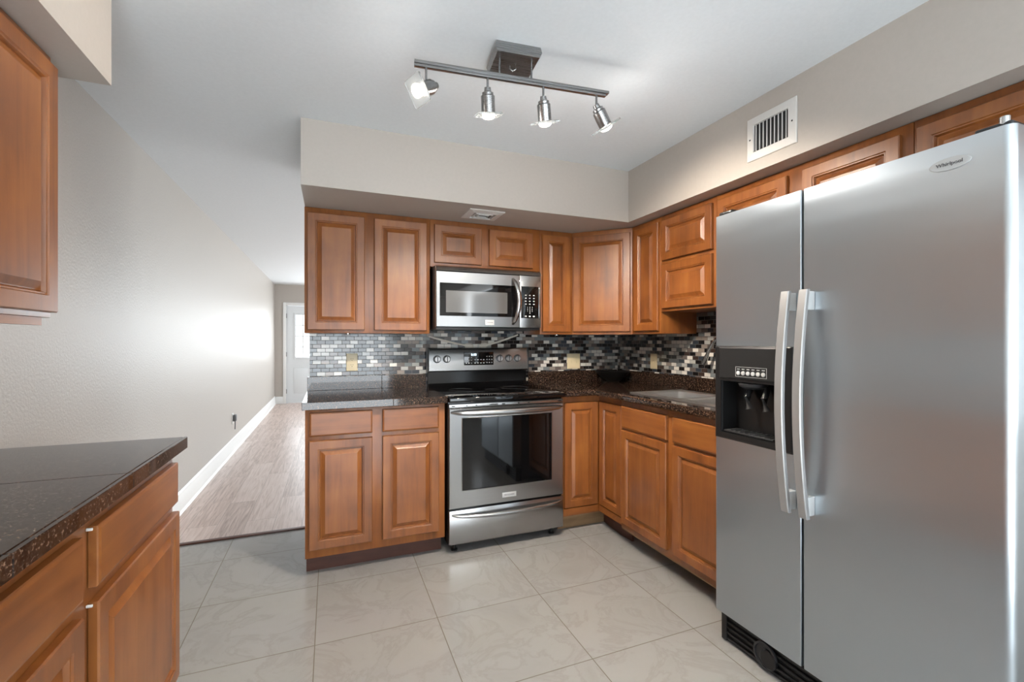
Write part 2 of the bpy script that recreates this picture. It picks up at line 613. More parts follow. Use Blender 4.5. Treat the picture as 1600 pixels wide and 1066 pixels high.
# front door at the end of the hall
d = MB()
d.box(-.83, -.80, YF + .02, YF + .06, 0.004, 1.99)
for a in ((-.80, -.667, 0.012, 1.985), (-.06, .07, 0.012, 1.985), (-.667, -.06, 0.012, .915), (-.667, -.06, 1.82, 1.985)):
    d.box(a[0], a[1], YF + .015, YF + .06, a[2], a[3])
for a in ((-.69, -.655, .90, 1.84), (-.075, -.04, .90, 1.84), (-.655, -.075, .90, .935), (-.655, -.075, 1.805, 1.84)):
    d.box(a[0], a[1], YF + .005, YF + .016, a[2], a[3], .004)
for cx0 in (-.70,):
    d.box(-.69, -.42, YF + .008, YF + .016, .2, .72, .006)
    d.box(-.34, -.06, YF + .008, YF + .016, .2, .72, .006)
door = struct('door_1', d, M['door_paint'])
f = MB().box(-.885, -.83, YF - .018, YF, .004, 2.05, .004).box(.09, .145, YF - .018, YF, .004, 2.05, .004).box(-.83, .09, YF - .018, YF, 1.995, 2.05, .004)
f.build('door_frame', M['trim'], door)
g = MB().box(-.66, -.07, YF + .03, YF + .036, .92, 1.815)
g.build('pane', M['clear_glass'], door)
for z in (.25, 1.0, 1.78):
    MB().box(-.835, -.815, YF - .006, YF + .014, z - .045, z + .045, .002).build('hinge', M['nickel'], door)
g = MB()
for x in (-.52, -.365, -.21):
    g.box(x - .006, x + .006, YF + .02, YF + .03, .93, 1.81)
for z in (1.15, 1.37, 1.59):
    g.box(-.66, -.07, YF + .02, YF + .03, z - .006, z + .006)
g.build('muntin', M['trim'], door)


# ------------------------------------------------------------------ cabinets
def rect(u0, u1, z0, z1, ins, y):
    return [(u0 + ins, y, z0 + ins), (u1 - ins, y, z0 + ins), (u1 - ins, y, z1 - ins), (u0 + ins, y, z1 - ins)]


def panel_door(parent, u0, u1, z0, z1, rail=0.046):
    """raised-panel door standing proud of the local plane y=0; outward is -y"""
    e = 0.0012
    seq = [(0, -e), (0, -.017), (.003, -.021), (rail - .002, -.021), (rail + .001, -.0175), (rail + .005, -.0175),
           (rail + .008, -.012), (rail + .010, -.008), (rail + .010, -e)]
    d = MB().loops([rect(u0, u1, z0, z1, a, y) for a, y in seq], closed=True).build('door', M['wood'], parent, smooth=False)
    a0 = rail + .0102
    seq = [(a0, -e), (a0, -.0085), (a0 + .003, -.009), (a0 + .020, -.0175), (a0 + .023, -.0195)]
    MB().loops([rect(u0, u1, z0, z1, a, y) for a, y in seq]).build('raised_panel', M['wood'], d, smooth=False)
    return d


def slab_drawer(parent, u0, u1, z0, z1, name='drawer'):
    e = 0.0012
    seq = [(0, -e), (0, -.016), (.002, -.0185), (.009, -.021)]
    return MB().loops([rect(u0, u1, z0, z1, a, y) for a, y in seq]).build(name, M['wood_h'], parent, smooth=False)


def cabinet(name, label, loc, rz, w, h, depth, doors=(), drawers=(), toe=0.0, toe_set=0.075, group=None, cat='cabinet',
            frame_mat='wood', hollow=False):
    t = thing(name, label, cat, loc, rz, group)
    if hollow:
        m = MB().box(0, w, 0, .02, toe, h, .0015).box(0, .018, .0205, depth, toe, h).box(w - .018, w, .0205, depth, toe, h)
        m.box(.0185, w - .0185, .0205, depth, toe, toe + .018)
        m.build('carcass', M[frame_mat], t)
    else:
        MB().box(0, w, 0, depth, toe, h, .0015).build('carcass', M[frame_mat], t)
    for dd in doors:
        panel_door(t, *dd)
    for dd in drawers:
        slab_drawer(t, *dd)
    return t


G_W = 'raised panel wall cabinets under the soffit'
ZW = 1.318        # underside of the wall cabinets
HW = 2.066 - ZW
YU = 2.955        # face of the wall cabinets on the back wall
DU = YB - .012 - YU + .0
dz0, dz1 = 1.337 - ZW, 2.032 - ZW

# back wall
t = cabinet('wall_cabinet', 'tall two door wall cabinet on the back wall left of the microwave', (-.142, YU, ZW), 0, .745, HW, DU,
            [(-.126 + .142, .197 + .142, dz0, dz1), (.254 + .142, .58 + .142, dz0, dz1)], group=G_W)
t = cabinet('wall_cabinet', 'short two door wall cabinet directly above the microwave', (.605, YU, 1.757), 0, .788, 2.066 - 1.757, DU,
            [(.025, .347, .026, .275), (.402, .728, .026, .275)], group=G_W)
t = cabinet('wall_cabinet', 'narrow one door wall cabinet right of the microwave', (1.395, YU, ZW), 0, .262, HW, DU,
            [(.014, .238, dz0, dz1)], group=G_W)
# diagonal corner unit: five-sided body with its face at 45 degrees
p0, p1 = Vector((1.659, YU)), Vector((1.967, 2.652))
t = thing('wall_cabinet', 'diagonal corner wall cabinet with one wide door, over the black bowl', 'cabinet', (p0.x, p0.y, ZW),
          math.degrees(math.atan2(p1.y - p0.y, p1.x - p0.x)), G_W)
B = base_of(t)
m = MB().prism([(p0.x, p0.y), (p1.x, p1.y), (2.26, p1.y), (2.26, 3.248), (p0.x, 3.248)], ZW, 2.066)
m.build('carcass', M['wood'], t, B)
Lc = (p1 - p0).length
panel_door(t, .012, Lc - .012, dz0, dz1)
# right wall (faces look towards -x; local x runs towards the camera)
XU = 1.967
t = cabinet('wall_cabinet', 'narrow one door wall cabinet on the right wall beside the corner unit', (XU, 2.650, ZW), -90, .298, HW, XR - .012 - XU,
            [(.041, .286, dz0, dz1)], group=G_W)
t = cabinet('wall_cabinet', 'short wall cabinet with two panel fronts one above the other, over the sink', (XU, 2.350, 1.457), -90, .45, 2.066 - 1.457, XR - .012 - XU,
            [(.022, .43, .322, .575), (.022, .43, .018, .298)], group=G_W)
t = cabinet('wall_cabinet', 'two door wall cabinet above the freezer side of the refrigerator', (XU, 1.898, 1.835), -90, .905, 2.066 - 1.835, XR - .012 - XU,
            [(.018, .421, .016, .197), (.497, .870, .016, .197)], group=G_W)
t = cabinet('wall_cabinet', 'wall cabinet above the refrigerator nearest the camera, mostly hidden by its top', (XU, .991, 1.835), -90, .90, 2.066 - 1.835, XR - .012 - XU,
            [(.014, .43, .016, .199), (.47, .886, .016, .199)], group=G_W)
# left wall
t = cabinet('wall_cabinet', 'wall cabinet on the left wall, close to the camera, above the peninsula counter', (-.73, .60, 1.335), 90, 1.07, 2.066 - 1.335, XL + .73 and .303,
            [(.02, .52, .014, .70), (.54, 1.06, .014, .70)], group=G_W)
MB().box(.0, 1.035, .004, .022, -.022, -.0005).build('light_rail', M['wood_h'], t)

# base cabinets
G_B = 'raised panel base cabinets'
t = cabinet('base_cabinet', 'two door two drawer base cabinet standing left of the range', (-.125, 2.661, 0), 0, .757, .904, YB - .012 - 2.661,
            [(.020, .343, .153, .735), (.398, .719, .153, .735)], [(.022, .343, .759, .886), (.398, .719, .759, .886)], toe=.105, group=G_B)
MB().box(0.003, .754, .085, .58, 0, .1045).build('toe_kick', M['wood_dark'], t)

# corner base cabinet with folding door pair, one leaf on each wall
t = thing('base_cabinet', 'corner base cabinet with two narrow door leaves meeting in the corner right of the range', 'cabinet', (1.43, 2.66, 0), 0, G_B)
B = base_of(t)
m = MB().prism([(1.425, 2.672), (1.712, 2.672), (1.712, 2.388), (2.26, 2.388), (2.26, 3.248), (1.425, 3.248)], .105, .904)
m.build('carcass', M['wood'], t, B)
panel_door(t, .004, .260, .165, .862).location = (0, .012, 0)
dB = panel_door(t, .003, .252, .165, .862)
dB.rotation_euler = (0, 0, R(-90))
dB.location = (1.711 - 1.43, 2.648 - 2.66, 0)
m = MB().box(1.425, 1.69, 2.655, 2.671, .118, .160).box(1.695, 1.711, 2.39, 2.655, .118, .160)
m.build('bottom_rail', M['wood_h'], t, B)
MB().box(1.425, 1.788, 2.735, 2.75, 0, .1045).build('toe_kick', M['raw_wood'], t, B)
m = MB().prism([(1.788, 2.735), (1.772, 2.60), (1.768, 2.50), (1.774, 2.392), (1.79, 2.392), (1.804, 2.60), (1.804, 2.735)], 0.001, .1045)
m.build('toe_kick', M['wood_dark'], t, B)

t = cabinet('base_cabinet', 'two door sink base cabinet on the right wall beside the refrigerator', (1.69, 2.386, 0), -90, .90, .904, XR - .012 - 1.69,
            [(.022, .425, .146, .722), (.474, .88, .146, .722)], [(.022, .425, .737, .870), (.474, .88, .737, .870)], toe=.108, group=G_B, hollow=True)
MB().box(.0, .90, .004, .03, .098, .1076).build('rough_edge', M['raw_wood'], t)
MB().box(.0, .90, .16, .175, 0, .107).build('toe_kick', M['raw_wood'], t)

t = cabinet('base_cabinet', 'base cabinet on the left under the peninsula counter, closest to the camera', (-.49, -.30, 0), 90, 2.135, .904, .54,
            [(.30, .88, .15, .70), (.915, 1.497, .15, .70), (1.56, 2.133, .15, .70)],
            [(.30, .88, .733, .866), (.915, 1.497, .733, .866), (1.56, 2.123, .733, .866)], toe=.105, group=G_B)
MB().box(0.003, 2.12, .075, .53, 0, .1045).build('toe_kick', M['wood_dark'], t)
for u, z in ((1.553, .862), (1.553, .696)):
    MB().box(u - .002, u + .002, -.012, -.0005, z - .003, z + .003, .001).build('bumper', M['white_plastic'], t)


# ------------------------------------------------------------------ countertops
def slabs(mb, xs, ys, z0, z1, gap=.0007, bev=.0015):
    for a, b in zip(xs, xs[1:]):
        for c, d_ in zip(ys, ys[1:]):
            mb.box(a + gap, b - gap, c + gap, d_ - gap, z0, z1, bev, 1)
    return mb


ZC = .945
t = thing('countertop', 'dark granite tile countertop left of the range', 'countertop', (-.137, 2.62, .905), 0, 'granite tile countertops')
B = base_of(t)
m = slabs(MB(), [-.14, .33, .640], [2.632, 3.236], ZC - .012, ZC)
slabs(m, [-.14, .33, .640], [2.62, 2.6325], .905, ZC)
m.box(-.138, .638, 2.634, 3.236, .9055, ZC - .0125)
m.build('slab', M['granite'], t, B)
slabs(MB(), [-.14, .33, .634], [3.2365, 3.2495], ZC, 1.036).build('upstand', M['granite'], t, B)

t = thing('countertop', 'dark granite L shaped countertop around the sink and black bowl', 'countertop', (1.42, 2.62, .905), 0, 'granite tile countertops')
B = base_of(t)
m = MB()
SX0, SX1, SY0, SY1 = 1.765, 2.125, 1.60, 2.345     # cut-out for the sink
for (a, b, c, d_) in ((1.424, 1.66, 2.628, 3.236), (1.66, 2.248, 2.628, 3.236), (1.66, 2.248, SY1, 2.628), (1.66, SX0, SY0, SY1), (SX1, 2.248, SY0, SY1), (1.66, 2.248, 1.495, SY0)):
    m.box(a + .0005, b - .0005, c + .0005, d_ - .0005, .9055, ZC, .001, 1)
# rounded front edge
def nose(pts_a, pts_b):
    return [pts_a, pts_b]
prof = [(0, .905), (.010, .905), (.0165, .912), (.0175, .925), (.0165, .938), (.010, ZC), (0, ZC)]
m.loops([[(x, 2.628 - a, z) for a, z in prof] for x in (1.424, 1.645)])
m.loops([[(1.66 - a, y, z) for a, z in prof] for y in (2.625, 1.495)])
m.build('slab', M['granite'], t, B)
m = slabs(MB(), [1.43, 1.84, 2.248], [3.2365, 3.2495], ZC, 1.030)
slabs(m, [2.2485, 2.2615], [1.495, 1.9, 2.36, 2.82, 3.236], ZC, 1.030)
m.build('upstand', M['granite'], t, B)

t = thing('countertop', 'dark granite peninsula countertop at the left edge, nearest the camera', 'countertop', (-.45, .60, .905), 0, 'granite tile countertops')
B = base_of(t)
ys = [-.32, .01, .47, .93, 1.39, 1.848]
m = slabs(MB(), [XL + .002, -.4625], ys, ZC - .012, ZC)
slabs(m, [-.4628, -.45], ys, .9065, ZC)
m.box(XL + .004, -.463, -.32, 1.846, .9065, ZC - .0125)
m.build('slab', M['granite'], t, B)

# black bowl in the corner
c = (2.10, 3.085, ZC + .0005)
prof = [(.001, 0), (.045, 0), (.05, .004), (.09, .030), (.128, .068), (.138, .082), (.134, .083), (.122, .067), (.086, .035), (.04, .012), (.001, .010)]
tag(MB().lathe(prof, c, n=48).build('bowl', M['black_matte']), 'black bowl sitting in the corner of the countertop against the mosaic tile', 'bowl')

# sink: rim, two bowls
t = thing('kitchen_sink', 'stainless steel drop in sink in the countertop beside the refrigerator', 'sink', (1.94, 1.97, ZC))
B = base_of(t)
m = MB()
zr = ZC + .0008
bowls = ((1.80, 2.09, 2.0, 2.315), (1.80, 2.09, 1.635, 1.965))
def rrect(x0, x1, y0, y1, r, z, n=6):
    out = []
    for cx, cy, a0 in ((x1 - r, y1 - r, 0), (x0 + r, y1 - r, 90), (x0 + r, y0 + r, 180), (x1 - r, y0 + r, 270)):
        for k in range(n + 1):
            a = R(a0 + 90 * k / n)
            out.append((cx + r * math.cos(a), cy + r * math.sin(a), z))
    return out
# rim as strips around the bowls
for (a, b, c0, d_) in ((1.742, 1.80, 1.575, 2.372), (2.09, 2.148, 1.575, 2.372), (1.80, 2.09, 2.315, 2.372), (1.80, 2.09, 1.575, 1.635), (1.80, 2.09, 1.965, 2.0)):
    m.box(a, b, c0, d_, zr, zr + .005)
m.build('rim', M['sink_steel'], t, B)
for x0, x1, y0, y1 in bowls:
    q = MB()
    rings = [rrect(x0, x1, y0, y1, .05, zr + .0056), rrect(x0 + .004, x1 - .004, y0 + .004, y1 - .004, .05, zr), rrect(x0 + .012, x1 - .012, y0 + .012, y1 - .012, .05, zr - .15),
             rrect(x0 + .04, x1 - .04, y0 + .04, y1 - .04, .04, zr - .172)]
    q.loops(rings, cap_first=False)
    q.build('basin', M['sink_steel'], t, B)

# faucet
t = thing('faucet', 'chrome gooseneck faucet behind the sink, mostly hidden by the refrigerator', 'faucet', (2.19, 1.97, ZC))
B = base_of(t)
MB().lathe([(.026, 0), (.026, .008), (.018, .02), (.016, .06)], (2.19, 1.97, ZC + .001)).build('base', M['steel_pol'], t, B)
pts = [(2.19, 1.97, ZC + .05), (2.19, 1.97, ZC + .25)] + [(2.19, 1.97 + .10 - .10 * math.cos(a), ZC + .25 + .10 * math.sin(a)) for a in [R(k * 17) for k in range(1, 10)]]
pts += [(2.19, 2.178, ZC + .27), (2.19, 2.192, ZC + .235)]
MB().tube(pts, .011, 14, up=(1, 0, 0)).build('spout', M['steel_pol'], t, B)
MB().tube([(2.19, 2.192, ZC + .235), (2.19, 2.222, ZC + .18)], [.013, .017], 14, up=(1, 0, 0)).build('spray_head', M['steel_pol'], t, B)
MB().tube([(2.19, 1.955, ZC + .07), (2.16, 1.90, ZC + .10)], [.010, .006], 12).build('lever', M['steel_pol'], t, B)

# ------------------------------------------------------------------ range
RX0, RX1 = .650, 1.412
t = thing('range', 'stainless steel electric range with black glass cooktop and backguard', 'oven', (1.03, 2.95, 0))
B = base_of(t)
MB().box(RX0, RX1, 2.662, 3.235, .055, .905, .003).build('body', M['black_enamel'], t, B)
for x in (.70, 1.357):
    for y in (2.70, 3.18):
        MB().lathe([(.020, .0), (.020, .008), (.010, .012), (.010, .057)], (x, y, 0.0), n=20).build('foot', M['black_plastic'], t, B)
# oven door: steel frame around the window
wx0, wx1, wz0, wz1 = .732, 1.325, .378, .806
m = MB()
def ring(x0, x1, z0, z1, y):
    return [(x0, y, z0), (x1, y, z0), (x1, y, z1), (x0, y, z1)]
X0, X1, Z0, Z1 = RX0 + .002, RX1 - .002, .272, .868
m.loops([ring(X0, X1, Z0, Z1, 2.661), ring(X0, X1, Z0, Z1, 2.634), ring(X0 + .004, X1 - .004, Z0 + .004, Z1 - .004, 2.630),
         ring(wx0 - .005, wx1 + .005, wz0 - .005, wz1 + .005, 2.630), ring(wx0 - .001, wx1 + .001, wz0 - .001, wz1 + .001, 2.628),
         ring(wx0, wx1, wz0, wz1, 2.632), ring(wx0, wx1, wz0, wz1, 2.661)], closed=True)
door = m.build('oven_door', M['steel'], t, B, smooth=False)
MB().box(wx0 + .0004, wx1 - .0004, 2.6335, 2.655, wz0 + .0004, wz1 - .0004).build('oven_window', M['black_glass'], door, B)
m = MB()
n = 25
pts, rs = [], []
for i in range(n):
    s = i / (n - 1)
    k = math.sin(math.pi * s) ** .45
    pts.append((.665 + s * .732, 2.628 - .006 - .050 * k, .846 - .004 * k))
    rs.append(.006 + .013 * k)
m.tube(pts, rs, 16)
m.build('handle', M['steel'], door, B)
bd = MB().box(.985, 1.078, 2.6275, 2.6305, .303, .333, .001).build('badge', M['silver_plastic'], door, B)
text('badge_lettering', 'FRIGIDAIRE', .0135, M['ink'], door, (1.0315 - 1.03, 2.6270 - 2.95, .318))
# steel trim strip with vent slots under the cooktop
m = MB().box(RX0 + .002, RX1 - .002, 2.632, 2.661, .871, .893, .002)
vt = m.build('vent_trim', M['steel'], t, B)
for x, l in ((.665, .022), (.755, .010), (.815, .010), (.905, .052), (.985, .020), (1.09, .010), (1.16, .010), (1.375, .022)):
    MB().box(x, x + l, 2.6314, 2.6325, .879, .885).build('vent_slot', M['black_matte'], vt, B)
# warming drawer
dr = MB().box(RX0 + .002, RX1 - .002, 2.630, 2.661, .060, .262, .004).build('warming_drawer', M['steel'], t, B)
pts, rs = [], []
for i in range(n):
    s = i / (n - 1)
    k = math.sin(math.pi * s) ** .5
    pts.append((.668 + s * .726, 2.628 - .004 - .036 * k, .238 - .014 * k + .0))
    rs.append(.005 + .008 * k)
MB().tube(pts, rs, 14).build('handle', M['steel'], dr, B)
# cooktop with raised black frame
m = MB().box(RX0 - .004, RX1 + .004, 2.606, 3.19, .9055, .937, .008, 3)
ct = m.build('cooktop', M['black_glass'], t, B)
for x, y, r in ((.835, 2.78, .115), (1.235, 2.78, .095), (.835, 3.04, .085), (1.235, 3.04, .105), (1.035, 2.96, .05)):
    MB().loops([[(x + q * math.cos(2 * math.pi * k / 40), y + q * math.sin(2 * math.pi * k / 40), z) for k in range(40)]
                for q, z in ((r, .9371), (r, .9374), (r - .004, .9374), (r - .004, .9371))], closed=True).build('burner_ring', M['burner'], ct, B)
# backguard: black curved riser, steel control panel
gx0, gx1 = .636, 1.396
m = MB().loops([[(x, y, z) for y, z in ((3.15, .936), (3.175, .945), (3.195, .97), (3.198, 1.055), (3.235, 1.055), (3.235, .936))] for x in (gx0 + .004, gx1 - .004)])
m.build('riser', M['black_enamel'], t, B)
m = MB().loops([[(x, y, z) for y, z in ((3.168, 1.052), (3.162, 1.060), (3.172, 1.205), (3.180, 1.218), (3.235, 1.222), (3.235, 1.052))] for x in (gx0, gx1)])
pn = m.build('control_panel', M['steel'], t, B)
for x in (gx0 - .002, gx1 - .004):
    MB().box(x, x + .006, 3.158, 3.236, 1.045, 1.222, .002).build('end_cap', M['black_plastic'], t, B)
def on_panel(z):
    return 3.162 + (z - 1.06) * .010 / .145
yk = on_panel(1.142)
for x in (.697, .767, 1.165, 1.236, 1.306):
    k = MB().lathe([(.0265, 0), (.0265, .004), (.024, .005)], (x, yk - .0003, 1.142), (0, -1, 0), 28).build('knob', M['black_plastic'], pn, B)
    MB().lathe([(.0215, .0035), (.0205, .020), (.018, .023), (.001, .023)], (x, yk, 1.142), (0, -1, 0), 28).build('knob_cap', M['handle_grey'], k, B)
    MB().box(x - .003, x + .003, yk - .0255, yk - .0225, 1.124, 1.160, .001).build('pointer', M['dark_grey'], k, B)
ds = MB().box(.892, 1.118, yk - .004, yk + .004, 1.094, 1.190, .003).build('display', M['black_glass'], pn, B)
yd = yk - .0046
text('clock_digits', '8:08', .024, M['digits'], ds, (.965 - 1.03, yd - 2.95, 1.170))
km = MB()
for i in range(3):
    for j in range(3):
        if i < 2 or j > 0:
            km.box(.906 + .019 * j, .914 + .019 * j, yd, yd + .001, 1.108 + .020 * i, 1.112 + .020 * i)
        km.box(1.062 + .019 * j, 1.069 + .019 * j, yd, yd + .001, 1.110 + .022 * i, 1.116 + .022 * i)
for i in range(2):
    for j in range(4):
        km.box(.970 + .022 * j, .981 + .022 * j, yd, yd + .001, 1.108 + .024 * i, 1.113 + .024 * i)
km.build('key_marks', M['key_white'], ds, B, smooth=False)

# ------------------------------------------------------------------ microwave
MX0, MX1, MY, MZ0, MZ1 = .617, 1.344, 2.855, 1.348, 1.752
t = thing('microwave', 'stainless steel over the range microwave with curved chrome handle', 'microwave', (.98, 3.05, MZ0))
B = base_of(t)
MB().box(MX0 + .002, MX1 - .002, MY + .001, 3.235, MZ0, MZ1, .003).build('body', M['dark_grey'], t, B)
MB().loops([[(x, y, z) for y, z in ((MY, 1.716), (2.824, 1.716), (2.832, 1.735), (2.850, 1.750), (MY, 1.751))] for x in (MX0, MX1)]).build('top_vent', M['steel'], t, B)
xs = 1.187
ax0, ax1, az0, az1 = .640, 1.135, 1.430, 1.640
m = MB()
X0, X1, Z0, Z1 = MX0, xs - .001, 1.360, 1.713
m.loops([ring(X0, X1, Z0, Z1, MY), ring(X0, X1, Z0, Z1, 2.834), ring(X0 + .004, X1 - .002, Z0 + .003, Z1 - .003, 2.830),
         ring(ax0, X1 - .003, az0, az1, 2.830), ring(ax0, X1 - .003, az0, az1, MY)], closed=True)
door = m.build('door', M['steel'], t, B, smooth=False)
m = MB()
m.loops([ring(ax0 + .0004, X1 - .0034, az0 + .0004, az1 - .0004, MY - .001), ring(ax0 + .0004, X1 - .0034, az0 + .0004, az1 - .0004, 2.8305),
         ring(.680, 1.098, 1.452, 1.592, 2.8305), ring(.680, 1.098, 1.452, 1.592, MY - .001)], closed=True)
m.build('window_frame', M['black_glass'], door, B, smooth=False)
MB().box(.6804, 1.0976, 2.8315, MY - .001, 1.4524, 1.5916).build('window', M['mw_screen'], door, B)
pts, rs = [], []
for i in range(n):
    s = i / (n - 1)
    k = math.sin(math.pi * s)
    pts.append((1.135 + .028 * k ** .8, 2.828 - .052 * k ** .7, 1.382 + s * .305))
    rs.append(.006 + .006 * k ** .5)
MB().tube(pts, rs, 14, 1.35, .9, up=(0, 1, 0)).build('handle', M['steel_pol'], door, B)
MB().box(.942, 1.004, 2.8275, 2.8305, 1.374, 1.408, .001).build('badge', M['silver_plastic'], door, B)
text('badge_lettering', 'FRIGIDAIRE', .0088, M['ink'], door, (.973 - .98, 2.8268 - 3.05, 1.391 - MZ0))
cp = MB().box(xs + .001, MX1, 2.830, MY, 1.360, 1.713, .002).build('control_panel', M['steel'], t, B)
kp = MB().box(1.196, 1.326, 2.8275, 2.8305, 1.425, 1.640, .001).build('keypad', M['black_glass'], cp, B)
MB().box(1.3275, 1.3315, 2.8265, 2.8305, 1.425, 1.640, .001).build('keypad_edge', M['steel_pol'], cp, B)
rows = ['1', '2', '3', '4', '5', '6', '7', '8', '9', '', '0', '']
km = MB()
for r_ in range(4):
    for c_ in range(3):
        z = 1.580 - .020 * r_
        km.box(1.224 + .030 * c_, 1.235 + .030 * c_, 2.8266, 2.8274, z - .0025, z + .0025)
km.build('key_marks', M['key_white'], kp, B, smooth=False)
km = MB()
for c_ in range(3):
    km.box(1.222 + .030 * c_ , 1.236 + .030 * c_ , 2.8266, 2.8274, 1.4335, 1.4415)
km.build('key_marks', M['key_white'], kp, B, smooth=False)
text('key_digits', '1   2   3\n4   5   6\n7   8   9\n    0    ', .0130, M['key_white'], kp, (1.260 - .98, 2.827 - 3.05, 1.478 - MZ0), depth=.0004)
MB().box(MX0 + .004, MX1 - .004, MY - .012, 3.23, MZ0 - .004, MZ0 + .011).build('bottom_grille', M['black_plastic'], t, B)

# ------------------------------------------------------------------ refrigerator
FX, FY1, FYM, FY0, FZ0, FZ1 = 1.520, 1.478, 1.093, .565, .137, 1.795
t = thing('refrigerator', 'stainless steel side by side refrigerator with black water dispenser', 'refrigerator', (1.90, 1.015, 0))
B = base_of(t)
MB().box(1.606, 2.25, FY0 + .004, FY1 - .004, .02, 1.762, .004).build('body', M['grey_body'], t, B)


def door_profile(y0, y1, r0, r1, n=10):
    """closed plan outline (x, y): flat front at FX with rounded corners r0 at y0 and r1 at y1"""
    out = [(1.602, y1), (FX + r1, y1)]
    out += [(FX + r1 - r1 * math.sin(R(90 * k / n)), y1 - r1 + r1 * math.cos(R(90 * k / n))) for k in range(1, n + 1)]
    out += [(FX + r0 - r0 * math.cos(R(90 * k / n)), y0 + r0 - r0 * math.sin(R(90 * k / n))) for k in range(0, n)]
    out += [(FX + r0, y0), (1.602, y0)]
    return out


# freezer door with the dispenser cut-out
cy0, cy1, cz0, cz1 = 1.188, 1.442, .893, 1.108
m = MB()
full = door_profile(FYM + .004, FY1, .005, .012)
m.prism(full, FZ0, cz0).prism(full, cz1, FZ1)
m.prism(door_profile(FYM + .004, cy0, .005, .0005, 3), cz0, cz1)
m.prism(door_profile(cy1, FY1, .0005, .012), cz0, cz1)
m.box(1.597, 1.602, cy0, cy1, cz0, cz1)
fd = m.build('freezer_door', M['steel_fridge'], t, B)
m = MB().prism(door_profile(FY0, FYM - .004, .021, .005, 12), FZ0, FZ1)
rd = m.build('refrigerator_door', M['steel_fridge'], t, B)
m = MB().box(1.545, 1.60, FYM - .0035, FYM + .0035, FZ0 + .004, FZ1 - .004)
m.build('door_gasket', M['black_matte'], t, B)

# dispenser
m = MB()
def ringx(y0, y1, z0, z1, x):
    return [(x, y0, z0), (x, y1, z0), (x, y1, z1), (x, y0, z1)]
oy0, oy1, oz0, oz1 = 1.124, 1.470, .868, 1.250
m.loops([ringx(oy0, oy1, oz0, oz1, FX + .0005), ringx(oy0, oy1, oz0, oz1, FX - .005), ringx(oy0 + .006, oy1 - .006, oz0 + .006, oz1 - .006, FX - .008),
         ringx(cy0 + .001, cy1 - .001, cz0 + .001, cz1 - .001, FX - .006), ringx(cy0 + .001, cy1 - .001, cz0 + .001, cz1 - .001, FX + .0005)], closed=True)
dp = m.build('dispenser', M['black_plastic'], fd, B, smooth=False)
m = MB()
m.loops([ringx(cy0 + .0015, cy1 - .0015, cz0 + .0015, cz1 - .0015, FX - .004), ringx(cy0 + .004, cy1 - .004, cz0 + .004, cz1 - .004, FX + .004),
         ringx(cy0 + .012, cy1 - .012, cz0 + .012, cz1 - .004, 1.590)], cap_first=False)
m.build('dispenser_recess', M['black_plastic'], fd, B, smooth=False)
m = MB().loops([ringx(1.150, 1.446, 1.118, 1.244, FX - .0085), ringx(1.154, 1.442, 1.122, 1.240, FX - .012)])
pl = m.build('dispenser_panel', M['panel_black'], fd, B, smooth=False)
m = MB()
for y in [1.235 + .0225 * k for k in range(6)]:
    m.lathe([(.0082, 0), (.0082, .003), (.006, .004), (.001, .004)], (FX - .0115, y, 1.143), (-1, 0, 0), 16)
m.build('dispenser_buttons', M['silver_plastic'], fd, B)
m = MB()
for y in [1.235 + .0225 * k for k in range(6)]:
    m.box(FX - .0128, FX - .0118, y - .006, y + .006, 1.157, 1.160)
m.box(FX - .0128, FX - .0118, 1.222, 1.360, 1.1665, 1.1675).box(FX - .0128, FX - .0118, 1.222, 1.360, 1.1285, 1.1295)
m.box(FX - .0128, FX - .0118, 1.360, 1.361, 1.1285, 1.1675).box(FX - .0128, FX - .0118, 1.221, 1.222, 1.1285, 1.1675)
m.build('dispenser_marks', M['silver_plastic'], fd, B, smooth=False)
MB().lathe([(.055, 0), (.050, -.012), (.030, -.022), (.001, -.024)], (1.552, 1.315, cz1 - .006), n=28).build('ice_chute', M['dark_grey'], fd, B)
for y in (1.345, 1.268):
    MB().tube([(1.575, y, 1.085), (1.548, y - .004, 1.045), (1.552, y - .010, 1.000)], [.012, .017, .014], 14, .6, 1.4).build('dispenser_paddle', M['dark_grey'], fd, B)
m = MB().box(FX - .002, 1.585, cy0 + .014, cy1 - .014, cz0 + .005, cz0 + .012, .002)
for k in range(9):
    m.box(FX + .002, 1.58, cy0 + .03 + k * .022, cy0 + .034 + k * .022, cz0 + .012, cz0 + .015)
m.build('drip_tray', M['dark_grey'], fd, B)


def fridge_handle(parent, y, side):
    pts = []
    for i in range(25):
        s = i / 24
        k = math.sin(math.pi * s)
        pts.append((FX - .036 - .034 * k ** .9, y, .672 + s * .772))
    rings = []
    for i, p in enumerate(pts):
        a, b_, x = .0155, .007, p[0]
        rings.append([(x + dx, p[1] + dy, p[2]) for dx, dy in ((-b_, -a + .003), (-b_ + .003, -a), (b_, -a), (b_, a), (-b_ + .003, a), (-b_, a - .003))])
    hd = MB().loops(rings).build('handle', M['handle_grey'], parent, B)
    for z0, z1 in ((.680, .745), (1.375, 1.438)):
        MB().box(FX - .040, FX - .0005, y - .013, y + .013, z0, z1, .003).build('handle_mount', M['silver_plastic'], hd, B)


fridge_handle(fd, 1.126, 1)
fridge_handle(rd, 1.060, -1)
# oval badge
m = MB()
e = [(.044 * math.cos(2 * math.pi * k / 40), .0165 * math.sin(2 * math.pi * k / 40)) for k in range(40)]
m.loops([[(FX - d_, .687 + a * s_, 1.738 + b_ * s_) for a, b_ in e] for d_, s_ in ((.0003, 1.0), (.003, 1.0), (.004, .95))])
bg_ = m.build('badge', M['silver_plastic'], rd, B)
text('badge_lettering', 'Whirlpool', .0135, M['ink'], rd, (FX - .0045 - 1.90, .687 - 1.015, 1.738), rot=(90, 0, -90), depth=.0005)
